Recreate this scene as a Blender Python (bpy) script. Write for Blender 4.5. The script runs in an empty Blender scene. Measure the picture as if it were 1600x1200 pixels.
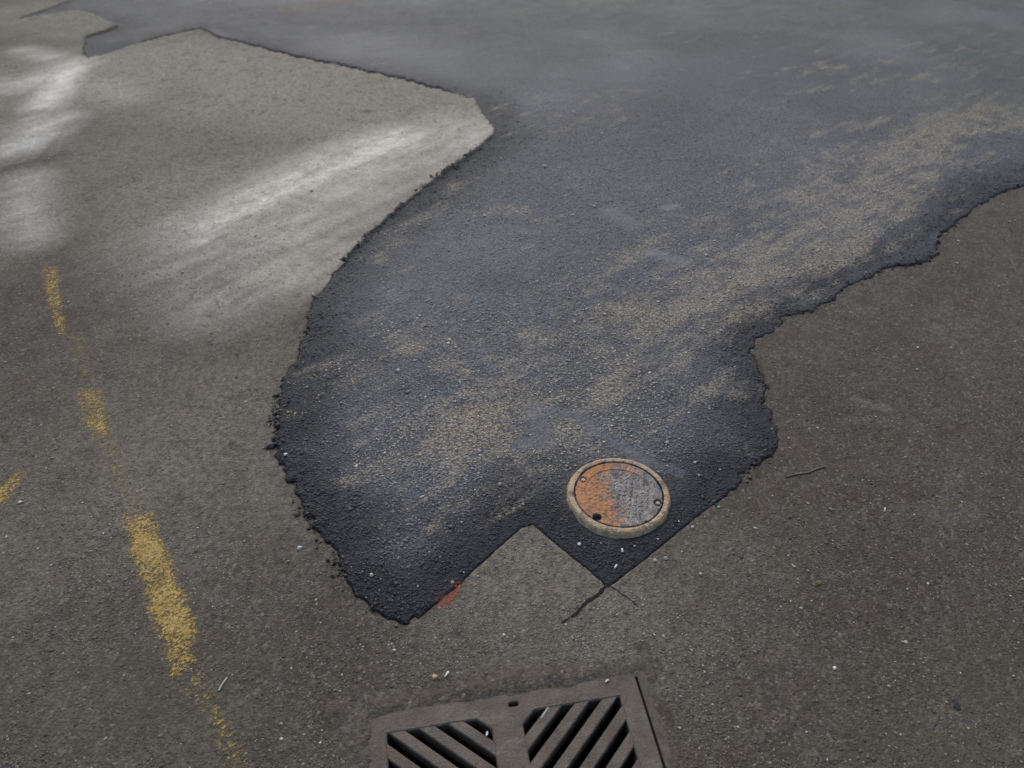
import bpy, bmesh, math, random
import numpy as np
from mathutils import Vector, Matrix
from mathutils.geometry import delaunay_2d_cdt

# ------------------------------------------------------------------ camera, sky, sun, exposure
scene = bpy.context.scene
C = scene.collection
CAM_H, PITCH, FPX = 1.5, math.radians(39.0), 1200.0        # eye height, tilt below the horizon, focal length in photo pixels
cam_d = bpy.data.cameras.new('camera'); cam = bpy.data.objects.new('camera', cam_d); C.objects.link(cam)
cam.location = (0, 0, CAM_H); cam.rotation_euler = (math.pi/2 - PITCH, 0, 0)
cam_d.sensor_width = 36.0; cam_d.lens = 36.0*FPX/1600.0
cam_d.clip_start = 0.02; cam_d.clip_end = 5000.0
cam_d.dof.use_dof = True; cam_d.dof.focus_distance = 1.95; cam_d.dof.aperture_fstop = 3.2
scene.camera = cam

SUN_EL, SUN_AZ = math.radians(46.0), math.radians(-12.0)    # azimuth measured from +Y towards +X
world = bpy.data.worlds.new('World'); scene.world = world; world.use_nodes = True
wn = world.node_tree.nodes; wl = world.node_tree.links; wn.clear()
sky = wn.new('ShaderNodeTexSky'); sky.sky_type = 'NISHITA'; sky.sun_disc = False
sky.sun_elevation = SUN_EL; sky.sun_rotation = SUN_AZ
sky.air_density = 1.2; sky.dust_density = 2.2; sky.ozone_density = 1.0
bg = wn.new('ShaderNodeBackground'); bg.inputs['Strength'].default_value = 0.12
wo = wn.new('ShaderNodeOutputWorld')
wl.new(sky.outputs['Color'], bg.inputs['Color']); wl.new(bg.outputs[0], wo.inputs['Surface'])
sun_d = bpy.data.lights.new('sun', 'SUN'); sun_d.energy = 1.15; sun_d.angle = math.radians(40.0); sun_d.color = (1.0, 0.972, 0.93)
sun = bpy.data.objects.new('sun', sun_d); C.objects.link(sun)
sd_ = Vector((math.sin(SUN_AZ)*math.cos(SUN_EL), math.cos(SUN_AZ)*math.cos(SUN_EL), math.sin(SUN_EL)))
sun.rotation_euler = sd_.to_track_quat('Z', 'Y').to_euler(); sun.location = (0, 0, 20)
vs = scene.view_settings
vs.view_transform = 'Standard'; vs.look = 'None'; vs.gamma = 1.0; vs.use_curve_mapping = False
vs.exposure = 0.6

# ------------------------------------------------------------------ photo pixel -> point on the ground
cp, sp = math.cos(PITCH), math.sin(PITCH)
def P(u, v, z=0.0):
    x = (np.asarray(u, float)-800)/FPX; y = (600-np.asarray(v, float))/FPX
    dy = cp + y*sp; dz = -sp + y*cp
    k = (z-CAM_H)/dz
    return np.stack([x*k, dy*k], -1)

# ------------------------------------------------------------------ numpy noise
def _hash(ix, iy, seed):
    h = (ix.astype(np.int64)*374761393 + iy.astype(np.int64)*668265263 + seed*974711) & 0xFFFFFFFF
    h = ((h ^ (h >> 13))*1274126177) & 0xFFFFFFFF
    return ((h ^ (h >> 16)) & 0xFFFF)/65535.0
def vnoise(x, y, seed=0):
    xi = np.floor(x); yi = np.floor(y); fx = x-xi; fy = y-yi
    fx = fx*fx*(3-2*fx); fy = fy*fy*(3-2*fy)
    a = _hash(xi, yi, seed); b = _hash(xi+1, yi, seed); c = _hash(xi, yi+1, seed); d = _hash(xi+1, yi+1, seed)
    return (a*(1-fx)+b*fx)*(1-fy) + (c*(1-fx)+d*fx)*fy
def fbm(x, y, s, oct=4, seed=0):
    t = 0; amp = 1.0; n = 0
    for o in range(oct):
        t = t + amp*(vnoise(x*s+17.3*o, y*s-9.1*o, seed+o)*2-1); n += amp; amp *= .5; s *= 2.03
    return t/n
def sstep(a, b, x):
    t = np.clip((x-a)/(b-a), 0, 1); return t*t*(3-2*t)
def seg_dist(x, y, pts, closed=False):
    d2 = np.full(x.shape, 1e9); m = len(pts)
    for i in range(m if closed else m-1):
        ax, ay = pts[i]; bx, by = pts[(i+1) % m]; ex, ey = bx-ax, by-ay
        t = np.clip(((x-ax)*ex+(y-ay)*ey)/(ex*ex+ey*ey+1e-12), 0, 1)
        d2 = np.minimum(d2, (x-ax-t*ex)**2+(y-ay-t*ey)**2)
    return np.sqrt(d2)
def inside(x, y, pts):
    r = np.zeros(x.shape, bool); m = len(pts)
    for i in range(m):
        ax, ay = pts[i]; bx, by = pts[(i+1) % m]
        if ay == by: continue
        c = ((ay > y) != (by > y)) & (x < (bx-ax)*(y-ay)/(by-ay)+ax); r ^= c
    return r
def strokes(x, y, lst):
    """lst of (pixel polyline, core half width m, feather m, weight)"""
    r = np.zeros(x.shape)
    for pl, w, f, k in lst:
        q = [P(*p) for p in pl]
        d = seg_dist(x, y, q)
        r = np.maximum(r, k*(1-sstep(w, w+f, d)))
    return r

# ------------------------------------------------------------------ layout read from the photograph
PATCH_PX = [(1760,205),(1680,252),(1600,290),(1560,298),(1520,328),(1475,362),(1466,388),(1450,405),(1425,411),(1395,415),(1340,440),(1262,484),(1225,493),
 (1195,520),(1170,545),(1183,570),(1194,600),(1190,632),(1212,660),(1207,690),(1198,716),(1160,745),(1130,775),(1098,798),(1030,855),
 (951,916),(890,866),(834,818),(815,823),(760,872),(705,922),(652,962),(625,966),(590,947),(550,916),(520,866),(490,820),(460,772),
 (440,722),(428,690),(432,640),(445,600),(462,560),(480,508),(490,474),(512,440),(540,405),(575,370),(620,325),(660,291),(700,262),
 (740,235),(777,206),(757,182),(744,154),(700,141),(640,126),(560,109),(500,96),(450,86),(400,73),(345,59),(315,45),(250,58),(190,75),
 (135,92),(130,75),(132,58),(160,49),(186,40),(150,23),(125,14),(90,19),(28,29),(60,19),(105,2),(150,-22)]
PATCH = [tuple(P(*p)) for p in PATCH_PX] + [(-3.4,9.4),(-1.2,10.2),(2.5,9.9),(6.5,10.1),(7.6,8.0),(6.2,5.6)]
CLEAN = [tuple(P(*p)) for p in [(1098,798),(1030,855),(951,916),(890,866),(834,818),(760,872),(705,922)]]
T_PTS = [((480,700),.008),((445,660),.009),((500,830),.008),((560,900),.008),((620,955),.006),((500,470),.004),((560,390),-.006),((620,330),-.010),((720,250),-.013),
 ((765,175),-.006),((640,120),.007),((500,92),.007),((360,60),.007),((132,78),-.014),((180,44),-.014),((250,60),.002),((834,822),.002),
 ((950,905),.001),((890,860),.002),((1050,830),.004),((1200,700),.006),((1190,610),.003),((1250,488),.002),((1350,436),.003),((1450,400),.008),((1600,288),.004),
 ((800,500),.002),((1000,400),.002),((900,150),.003),((700,700),.003),((1100,650),.003),((1500,120),.003),((1000,760),.003)]
TX = np.array([P(*p) for p, _ in T_PTS]); TV = np.array([t for _, t in T_PTS])

# drain grate frame of reference: origin at its far right corner, e along the far edge to the left, n towards the camera
GA = P(993, 1049); _b = P(617, 1108); GE = (_b-GA)/np.linalg.norm(_b-GA); GN = np.array([-GE[1], GE[0]])
GW = 0.575
GC = GA + GE*GW/2 + GN*GW/2
COV = P(967, 769, .02)

def base_h(x, y):
    h = .010*fbm(x, y, .55, 3, 5) + .0035*fbm(x, y, 3.1, 4, 9) + .0009*fbm(x, y, 22., 3, 21)
    dg = np.hypot(x-GC[0], y-GC[1]); k = sstep(.38, .75, dg)
    return h*k
def patch_sd(x, y):
    d = seg_dist(x, y, PATCH, True); s = np.where(inside(x, y, PATCH), d, -d)
    rag = np.clip(seg_dist(x, y, CLEAN)/.16, .10, 1)
    near = np.abs(s) < .15
    n = np.zeros(x.shape)
    n[near] = .020*fbm(x[near], y[near], 12., 3, 31) + .016*fbm(x[near], y[near], 50., 3, 37)
    return s + n*rag
def patch_t(x, y):
    w = 0; a = 0
    for (px, py), t in zip(TX, TV):
        k = 1/(((x-px)**2+(y-py)**2)+.003)**1.3; w = w+k; a = a+k*t
    return a/w
def grate_loc(x, y):
    dx, dy = x-GA[0], y-GA[1]
    return dx*GE[0]+dy*GE[1], dx*GN[0]+dy*GN[1]
def road_z(x, y, sd):
    z = base_h(x, y)
    e, n = grate_loc(x, y)
    m = .020
    di = np.minimum(np.minimum(e+m, GW+m-e), np.minimum(n+m, GW+m-n))
    z = z - .5*sstep(-.001, .002, di)
    return z - .045*sstep(-.002, .006, sd)
def patch_z(x, y, sd):
    t = patch_t(x, y)
    edge = sstep(.05, .0, sd)
    rough = .0016*fbm(x, y, 55., 3, 51) + edge*(.005*fbm(x, y, 40., 4, 57))*np.clip(np.abs(t)/.008, .15, 1)
    lip = np.where(t > 0, sstep(.006, -.013, sd), 0)
    return base_h(x, y) + t + rough - .030*lip**1.6
def surf_z(x, y):
    x = np.atleast_1d(np.asarray(x, float)); y = np.atleast_1d(np.asarray(y, float))
    s = patch_sd(x, y)
    r = road_z(x, y, s); p = np.where(s > -.008, patch_z(x, y, s), -9)
    return np.maximum(r, p)

# ------------------------------------------------------------------ material helpers
def mat(name):
    m = bpy.data.materials.new(name); m.use_nodes = True
    nt = m.node_tree; nt.nodes.clear()
    out = nt.nodes.new('ShaderNodeOutputMaterial'); b = nt.nodes.new('ShaderNodeBsdfPrincipled')
    nt.links.new(b.outputs[0], out.inputs[0])
    return m, nt, b
class N:
    def __init__(s, nt): s.nt = nt
    def lk(s, a, b):
        if isinstance(a, (int, float)): b.default_value = a
        elif isinstance(a, tuple): b.default_value = a if len(a) == 4 or b.type == 'VECTOR' else (*a, 1)
        else: s.nt.links.new(a, b)
    def attr(s, n):
        a = s.nt.nodes.new('ShaderNodeAttribute'); a.attribute_name = n; return a.outputs['Fac']
    def obj(s): return s.nt.nodes.new('ShaderNodeTexCoord').outputs['Object']
    def mapping(s, v, scale=(1,1,1), rot=(0,0,0)):
        m = s.nt.nodes.new('ShaderNodeMapping'); s.lk(v, m.inputs['Vector']); m.inputs['Scale'].default_value = scale; m.inputs['Rotation'].default_value = rot; return m.outputs[0]
    def noise(s, v, scale, detail=4, rough=.55, dist=0):
        n = s.nt.nodes.new('ShaderNodeTexNoise'); s.lk(v, n.inputs['Vector']); n.inputs['Scale'].default_value = scale; n.inputs['Detail'].default_value = detail
        n.inputs['Roughness'].default_value = rough; n.inputs['Distortion'].default_value = dist; return n.outputs['Fac']
    def voro(s, v, scale, out='Distance', feature='F1', rnd=1.0):
        n = s.nt.nodes.new('ShaderNodeTexVoronoi'); n.feature = feature; s.lk(v, n.inputs['Vector']); n.inputs['Scale'].default_value = scale; n.inputs['Randomness'].default_value = rnd
        return n.outputs[out]
    def ramp(s, f, stops, interp='LINEAR'):
        r = s.nt.nodes.new('ShaderNodeValToRGB'); r.color_ramp.interpolation = interp; el = r.color_ramp.elements
        while len(el) < len(stops): el.new(.5)
        for e, (p, c) in zip(el, stops): e.position = p; e.color = (c, c, c, 1) if isinstance(c, (int, float)) else (*c, 1)
        s.lk(f, r.inputs[0]); return r.outputs[0]
    def math(s, op, a, b=0.0, c=0.0, clamp=False):
        m = s.nt.nodes.new('ShaderNodeMath'); m.operation = op; m.use_clamp = clamp
        s.lk(a, m.inputs[0]); s.lk(b, m.inputs[1])
        if op in ('MULTIPLY_ADD',): s.lk(c, m.inputs[2])
        return m.outputs[0]
    def mix(s, f, a, b, blend='MIX'):
        m = s.nt.nodes.new('ShaderNodeMix'); m.data_type = 'RGBA'; m.blend_type = blend
        s.lk(f, m.inputs[0]); s.lk(a, m.inputs[6]); s.lk(b, m.inputs[7]); return m.outputs[2]
    def mixf(s, f, a, b):
        m = s.nt.nodes.new('ShaderNodeMix'); m.data_type = 'FLOAT'
        s.lk(f, m.inputs[0]); s.lk(a, m.inputs[2]); s.lk(b, m.inputs[3]); return m.outputs[0]
    def bump(s, h, dist, strength=1.0, normal=None):
        b = s.nt.nodes.new('ShaderNodeBump'); s.lk(h, b.inputs['Height']); s.lk(dist, b.inputs['Distance']); s.lk(strength, b.inputs['Strength'])
        if normal is not None: s.lk(normal, b.inputs['Normal'])
        return b.outputs[0]

# ---- old worn asphalt: brown-grey binder with small aggregate, thin film of water where 'wet'
STREAK = math.radians(-52)
m_road, nt, b = mat('worn_asphalt'); n = N(nt); o = n.obj()
big = n.noise(o, 1.3, 5, .6); mid = n.noise(o, 7, 5, .6); fine = n.noise(o, 60, 4, .65); grit = n.noise(o, 320, 3, .7)
st = n.noise(n.mapping(n.mapping(o, rot=(0,0,STREAK)), scale=(1.0,5,1)), 1.6, 6, .62)
stone = n.voro(o, 150, 'Color'); stone = n.math('MULTIPLY', stone, 1.0)
cellr = n.ramp(stone, [(0,0),(1,1)])
col = n.mix(n.ramp(big, [(.3,0),(.7,1)]), (.072,.054,.038), (.104,.085,.061))
dirt = n.noise(o, 3.4, 6, .68, .8)
col = n.mix(n.ramp(dirt, [(.34,.75),(.52,0)]), col, (.048,.035,.024))
col = n.mix(n.ramp(mid, [(.38,0),(.68,.75)]), col, (.075,.052,.033))
col = n.mix(n.ramp(st, [(.40,0),(.70,.55)]), col, (.128,.109,.083))
col = n.mix(n.math('MULTIPLY', n.attr('pale'), .9), col, (.30,.262,.196))
col = n.mix(n.math('MULTIPLY', n.attr('brown'), n.ramp(mid, [(.3,.3),(.7,1)])), col, (.066,.049,.036))
blot = n.noise(o, 17, 6, .7, .6)
col = n.mix(n.ramp(blot, [(.32,.60),(.50,0)]), col, (.040,.030,.021))
col = n.mix(n.ramp(blot, [(.56,0),(.72,.5)]), col, (.150,.128,.096))
spot = n.voro(o, 9, 'Distance')
col = n.mix(n.math('MULTIPLY', n.ramp(spot, [(.05,.8),(.13,0)]), n.ramp(big, [(.45,0),(.55,1)])), col, (.028,.024,.021))
col = n.mix(n.ramp(fine, [(.33,.62),(.62,0)]), col, (.030,.026,.022))
col = n.mix(n.ramp(cellr, [(.62,0),(.85,.28),(1,.70)]), col, (.230,.205,.170))
col = n.mix(n.ramp(cellr, [(.0,.60),(.25,0)]), col, (.022,.021,.021))
col = n.mix(n.ramp(grit, [(.30,.5),(.52,0)]), col, (.020,.018,.017))
wet_s = n.math('MULTIPLY', n.attr('wet'), n.ramp(n.math('ADD', n.math('MULTIPLY', st, .45), n.math('ADD', n.math('MULTIPLY', mid, .35), n.math('MULTIPLY', n.noise(o, 28, 5, .7), .2))), [(.38,.22),(.60,1)]), clamp=True)
col = n.mix(n.math('MULTIPLY', n.attr('greenish'), n.ramp(mid, [(.3,.2),(.7,1)])), col, (.085,.085,.050))
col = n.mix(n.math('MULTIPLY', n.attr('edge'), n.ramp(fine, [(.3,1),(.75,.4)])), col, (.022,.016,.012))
n.lk(col, b.inputs['Base Color'])
n.lk(n.mixf(wet_s, n.ramp(mid, [(.3,.80),(.7,.92)]), .36), b.inputs['Roughness'])
b.inputs['Specular IOR Level'].default_value = .30
n.lk(n.math('MULTIPLY', wet_s, .9), b.inputs['Coat Weight']); b.inputs['Coat Roughness'].default_value = .26; b.inputs['Coat IOR'].default_value = 1.45
hh = n.math('ADD', n.math('MULTIPLY', fine, 1.0), n.math('MULTIPLY', grit, .45)); hh = n.math('ADD', hh, n.math('MULTIPLY', n.voro(o, 150), -.55)); hh = n.math('ADD', hh, n.math('MULTIPLY', mid, .8))
n.lk(n.bump(hh, n.mixf(wet_s, .0045, .0018), 1.0), b.inputs['Normal'])
n.lk(n.bump(n.math('ADD', fine, mid), .0012, 1.0), b.inputs['Coat Normal'])

# ---- fresh patch: black bitumen round coarse chips, tan dust rubbed onto the chip tops
m_patch, nt, b = mat('patch_asphalt'); n = N(nt); o = n.obj()
big = n.noise(o, 1.7, 5, .62); mid = n.noise(o, 8, 5, .62); fine = n.noise(o, 70, 3, .6)
vd = n.voro(o, 120, 'Distance'); vc = n.voro(o, 120, 'Color'); vc = n.ramp(vc, [(0,0),(1,1)]); vd2 = n.voro(o, 240, 'Distance'); gr = n.noise(o, 120, 5, .75); v3 = n.ramp(n.voro(o, 230, 'Color'), [(0,0),(1,1)])
st = n.noise(n.mapping(n.mapping(o, rot=(0,0,math.radians(-42))), scale=(1.5,7.0,1)), 1.6, 6, .70)
col = n.mix(n.ramp(mid, [(.35,0),(.7,1)]), (.0090,.0092,.0118), (.019,.019,.022))
worn = n.math('MULTIPLY', n.attr('worn'), n.ramp(n.math('ADD', n.math('MULTIPLY', mid, .5), n.math('MULTIPLY', big, .5)), [(.30,.35),(.62,1)]), clamp=True)
col = n.mix(n.math('MULTIPLY', worn, n.ramp(vd, [(.2,1),(.75,.35)])), col, (.185,.182,.190))
col = n.mix(n.ramp(vc, [(.60,0),(.80,.25),(1,.75)]), col, n.mix(worn, (.050,.050,.054), (.20,.185,.17)))
col = n.mix(n.ramp(v3, [(.0,.75),(.35,0)]), col, (.012,.012,.016))
col = n.mix(n.ramp(v3, [(.84,0),(1,.6)]), col, n.mix(worn, (.060,.060,.064), (.24,.225,.205)))
col = n.mix(n.ramp(gr, [(.33,.6),(.47,0)]), col, (.010,.010,.013))
stn = n.math('ADD', n.math('MULTIPLY', n.math('SUBTRACT', st, .5), 6.0), n.math('MULTIPLY', n.math('SUBTRACT', mid, .5), 3.4))
dmask = n.math('ADD', n.math('MULTIPLY', n.attr('dust'), 2.45), n.math('ADD', stn, -.72), clamp=True)
tops = n.ramp(n.math('ADD', n.math('MULTIPLY', vd, .5), n.math('MULTIPLY', n.math('SUBTRACT', 1.0, gr), .5)), [(.32,1),(.64,.16)])
dm = n.math('MULTIPLY', n.math('MULTIPLY', dmask, tops), n.ramp(vc, [(.05,.15),(.5,1)]))
col = n.mix(dm, col, n.mix(n.ramp(big, [(.35,0),(.65,1)]), (.40,.315,.21), (.35,.29,.21)))
col = n.mix(n.math('MULTIPLY', n.attr('greenish'), n.ramp(n.math('ADD', n.math('MULTIPLY', st, .4), n.math('MULTIPLY', big, .6)), [(.42,.10),(.62,.62)])), col, (.110,.122,.078))
col = n.mix(n.ramp(vc, [(.972,0),(.99,.8)]), col, (.26,.235,.19))
wetp = n.math('MULTIPLY', n.attr('wet'), n.ramp(mid, [(.30,.4),(.55,1)]), clamp=True)
col = n.mix(n.math('MULTIPLY', wetp, .8), col, (.045,.050,.064))
col = n.mix(n.math('MULTIPLY', n.attr('edge'), n.ramp(fine, [(.35,1),(.7,.35)])), col, (.012,.012,.014))
n.lk(col, b.inputs['Base Color'])
n.lk(n.mixf(wetp, n.mixf(dm, n.ramp(mid, [(.3,.60),(.7,.76)]), .9), .50), b.inputs['Roughness'])
b.inputs['Specular IOR Level'].default_value = .36
hh = n.math('ADD', n.math('MULTIPLY', vd, -.80), n.math('MULTIPLY', vc, .50)); hh = n.math('ADD', hh, n.math('ADD', n.math('MULTIPLY', vd2, -.40), n.math('MULTIPLY', v3, .35))); hh = n.math('ADD', hh, n.math('ADD', n.math('MULTIPLY', fine, .6), n.math('MULTIPLY', gr, .9)))
n.lk(n.bump(hh, n.mixf(wetp, .0065, .0012), 1.0), b.inputs['Normal'])

# ------------------------------------------------------------------ the ground sheets
def quick_mesh(name, verts, quads, m, attrs=None, smooth=True):
    me = bpy.data.meshes.new(name); nv = len(verts); nq = len(quads)
    me.vertices.add(nv); me.vertices.foreach_set('co', np.ascontiguousarray(verts, np.float32).ravel())
    me.loops.add(nq*4); me.loops.foreach_set('vertex_index', np.ascontiguousarray(quads, np.int32).ravel())
    me.polygons.add(nq); me.polygons.foreach_set('loop_start', np.arange(0, nq*4, 4, dtype=np.int32))
    try: me.polygons.foreach_set('loop_total', np.full(nq, 4, np.int32))
    except Exception: pass
    me.polygons.foreach_set('use_smooth', np.full(nq, smooth, bool))
    for k, a in (attrs or {}).items():
        at = me.attributes.new(k, 'FLOAT', 'POINT'); at.data.foreach_set('value', np.ascontiguousarray(a, np.float32).ravel())
    me.update(calc_edges=True); me.validate()
    me.materials.append(m)
    ob = bpy.data.objects.new(name, me); C.objects.link(ob); return ob
rows = P(np.zeros(660)+800, np.linspace(1330, -70, 660))[:, 1]
rows = np.concatenate([[-900,-200,-40,-10,-3,-1,-.2,.1,.3], rows, [10.2,11.5,14,20,40,120,400,1800]])
rows = rows[np.concatenate([[True], np.diff(rows) > 0])]
s1 = np.linspace(-1.12, 1.12, 720)
s_cols = np.concatenate([[-400,-60,-12,-4,-2.2,-1.6,-1.35,-1.22], s1, [1.22,1.35,1.6,2.2,4,12,60,400]])
half = np.maximum(.63+.518*rows, .55); half = np.minimum(half, 8)
GX = s_cols[None, :]*half[:, None]; GY = np.repeat(rows[:, None], len(s_cols), 1)
NR, NC = GX.shape
idx = np.arange(NR*NC).reshape(NR, NC)
quads = np.stack([idx[:-1,:-1], idx[:-1,1:], idx[1:,1:], idx[1:,:-1]], -1).reshape(-1, 4)
fx, fy = GX.ravel(), GY.ravel()
SD = patch_sd(fx, fy)

WET_ROAD = [([(320,360),(400,318),(480,278),(560,240),(620,220)], .0, .36, .80), ([(300,372),(380,340)], .0, .28, .55),
 ([(300,400),(420,360),(540,300),(660,235),(740,210)], .05, .50, .46),
 ([(330,470),(420,430),(500,400)], .04, .30, .45),
 ([(-60,140),(40,132),(80,118),(115,100)], .0, .26, .62), ([(110,104),(84,146),(68,166)], .0, .20, 1.0), ([(40,80),(80,90)], .0, .2, .45),
 ([(76,188),(56,212),(30,228)], .0, .26, .85), ([(45,280),(36,320),(50,372)], .0, .20, .62), ([(-40,350),(30,368)], .0, .22, .30), ([(-30,215),(0,235)], .05, .25, .3),
 ([(160,135),(200,150)], .0, .25, .18),
 ([(1340,625),(1385,638)], .002, .030, .5), ([(1400,800),(1520,805)], .005, .05, .3)]
PALE = [([(300,560),(330,760)], .12, .5, .42), ([(760,910),(860,900),(930,960)], .06, .35, .50), ([(1010,960),(1100,900)], .05, .3, .25), ([(200,640),(120,820)], .1, .5, .25), ([(200,110),(450,130),(640,165)], .35, 1.0, 1.0), ([(200,230),(300,200)], .2, .6, .5), ([(330,300),(600,230),(720,190)], .15, .7, .8), ([(60,20),(150,45)], .1, .6, .8), ([(480,420),(560,330)], .05, .4, .6), ([(60,90),(40,330)], .1, .6, .5)]
BROWN = [([(80,250),(150,200),(260,150)], .03, .35, .35), ([(190,580),(330,480)], .05, .35, .7), ([(1480,420),(1590,330)], .05, .3, .7), ([(1400,700),(1560,900),(1450,1100)], .2, .5, .65), ([(350,860),(480,1000),(640,1010)], .06, .28, .55), ([(900,1030),(1100,1000),(1150,850)], .05, .25, .35), ([(60,560),(200,560)], .05, .3, .4), ([(1230,530),(1300,500)], .02, .15, .8),
 ([(520,1130),(560,1060),(640,1030)], .010, .06, .8), ([(600,1010),(720,1010)], .01, .06, .4), ([(1120,690),(1260,760)], .02, .14, .5), ([(0,268),(100,240)], .01, .08, 1.0), ([(240,480),(120,420)], .02, .25, .5)]
GREEN_R = [([(-80,30),(100,25),(150,45)], .2, .8, .6), ([(1590,1150),(1500,1190)], .05, .3, .4), ([(40,1180),(250,1200)], .05, .35, .35)]  # greenish tint on the old asphalt, far left and both near corners
GREEN_P = [([(900,-30),(1250,-20),(1700,60)], .5, 1.6, .9), ([(820,60),(1000,60)], .1, .6, .4), ([(1560,120),(1620,180)], .2, .8, .7), ([(1260,60),(1330,70)], .05, .5, .5)]  # greenish tint mixed into the colour of the far part of the patch
DUST = [([(1560,170),(1400,225),(1250,330),(1130,440),(1000,520),(900,570),(780,650),(700,690)], .08, .50, .42),
 ([(1520,190),(1430,230),(1300,370),(1180,425),(1060,500)], .05, .38, .60), ([(1000,400),(1120,420),(1250,420)], .03, .2, .45),
 ([(700,570),(760,610),(800,600)], .02, .10, .60), ([(760,640),(730,670),(790,690)], .03, .10, .60), ([(640,545),(700,535)], .012, .05, .5), ([(540,750),(600,735),(620,715)], .015, .07, .58), ([(700,700),(720,690)],.01,.05,.5),
 ([(560,720),(600,690)], .02, .1, .4), ([(580,520),(590,510)], .01, .04, .55), ([(1020,600),(1130,590)], .03, .15, .42), ([(780,330),(860,330)], .02, .12, .42), ([(800,180),(920,170)], .08, .5, .26),
 ([(590,400),(640,345),(720,280)], .01, .09, .42), ([(1300,120),(1500,90)], .1, .6, .26), ([(880,680),(920,690)], .02, .08, .45), ([(560,560),(620,480)], .05, .3, .22)]
WET_P = [([(1020,395),(1050,402),(1068,408)], .020, .025, 1.0), ([(1035,325),(1058,322)], .010, .03, 1.0), ([(955,330),(985,350)], .02, .06, .6),
 ([(830,690),(815,695)], .012, .03, .8), ([(860,640),(905,650),(960,690),(1000,715),(1062,738)], .006, .026, .85), ([(835,640),(850,690)], .012, .05, .7),
 ([(1250,478),(1340,430),(1440,388),(1470,365)], .0, .05, .32), ([(1180,545),(1225,495)], .0, .03, .3),
 ([(500,160),(330,52)], .02, .1, .4), ([(620,440),(700,400),(800,390)], .08, .4, .30), ([(900,130),(1150,110)], .15, .6, .30), ([(560,80),(760,110)], .1, .5, .4)]
ridge = strokes(fx, fy, [([(-30,275),(5,265),(60,248),(100,206)], .004, .022, 1.0), ([(130,92),(131,58),(186,41)], .004, .02, .8)])
brk = np.clip(.45+1.6*fbm(fx, fy, 9., 3, 83), 0, 1)
road_edge = np.maximum(sstep(-.002-.022*brk, .004, SD)*(.35+.6*brk)*np.clip(seg_dist(fx, fy, CLEAN)/.2, .05, 1), ridge*.6)
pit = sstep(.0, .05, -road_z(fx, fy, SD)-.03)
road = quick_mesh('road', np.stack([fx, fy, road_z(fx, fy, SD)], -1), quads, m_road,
    dict(wet=strokes(fx, fy, WET_ROAD), pale=strokes(fx, fy, PALE), brown=strokes(fx, fy, BROWN), greenish=strokes(fx, fy, GREEN_R), edge=np.maximum(road_edge, pit)))
road['kind'] = 'structure'; road['label'] = 'old worn brown-grey asphalt with pale damp streaks'

keep = (SD > -.016)
qk = keep[quads].any(1); q2 = quads[qk]; used = np.unique(q2); rm = np.full(NR*NC, -1); rm[used] = np.arange(len(used))
px_, py_, ps_ = fx[used], fy[used], SD[used]
pe = sstep(.004+.045*np.clip(.4+1.4*fbm(px_, py_, 7., 3, 85), 0, 1), -.004, ps_)*.9
notch = strokes(px_, py_, [([(860,810),(951,905),(1060,815)], .035, .05, .9), ([(560,900),(630,945),(740,870)], .02, .07, .6)])
patch = quick_mesh('asphalt_patch', np.stack([px_, py_, patch_z(px_, py_, ps_)], -1), rm[q2], m_patch,
    dict(wet=strokes(px_, py_, WET_P), dust=strokes(px_, py_, DUST)-.5*notch, worn=sstep(.02, .30, ps_+.08*fbm(px_, py_, 6., 3, 71))*(1-.9*notch)*(1-.62*sstep(2.8, 5.0, py_)*np.clip(.75+1.3*fbm(px_, py_, 1.6, 4, 73), 0, 1)), greenish=strokes(px_, py_, GREEN_P), edge=np.maximum(pe, notch*.5)))
patch['kind'] = 'structure'; patch['label'] = 'newer black asphalt patch with ragged edges and tan dust'

# ------------------------------------------------------------------ object helpers
def tag(o, label, cat, group=None):
    o['label'] = label; o['category'] = cat
    if group: o['group'] = group
    return o
def link(name, me, m, parent=None):
    if m: me.materials.append(m)
    ob = bpy.data.objects.new(name, me); C.objects.link(ob)
    if parent: ob.parent = parent
    return ob
def empty(name, loc, rz=0):
    o = bpy.data.objects.new(name, None); o.empty_display_size = .05; C.objects.link(o); o.location = loc; o.rotation_euler = (0, 0, rz); return o
def bm_obj(name, bm, m, parent=None, smooth=False):
    me = bpy.data.meshes.new(name); bmesh.ops.recalc_face_normals(bm, faces=bm.faces)
    for f in bm.faces: f.smooth = smooth
    bm.to_mesh(me); bm.free(); return link(name, me, m, parent)
def simple_mat(name, c1, c2, scale=60, rough=.8, bumpd=.001, spec=.4, metal=0):
    m, nt, b = mat(name); n = N(nt); o = n.obj()
    f = n.noise(o, scale, 4, .6)
    n.lk(n.mix(n.ramp(f, [(.35,0),(.65,1)]), c1, c2), b.inputs['Base Color'])
    b.inputs['Roughness'].default_value = rough; b.inputs['Specular IOR Level'].default_value = spec; b.inputs['Metallic'].default_value = metal
    n.lk(n.bump(n.noise(o, scale*3, 3), bumpd, 1), b.inputs['Normal']); return m

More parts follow.
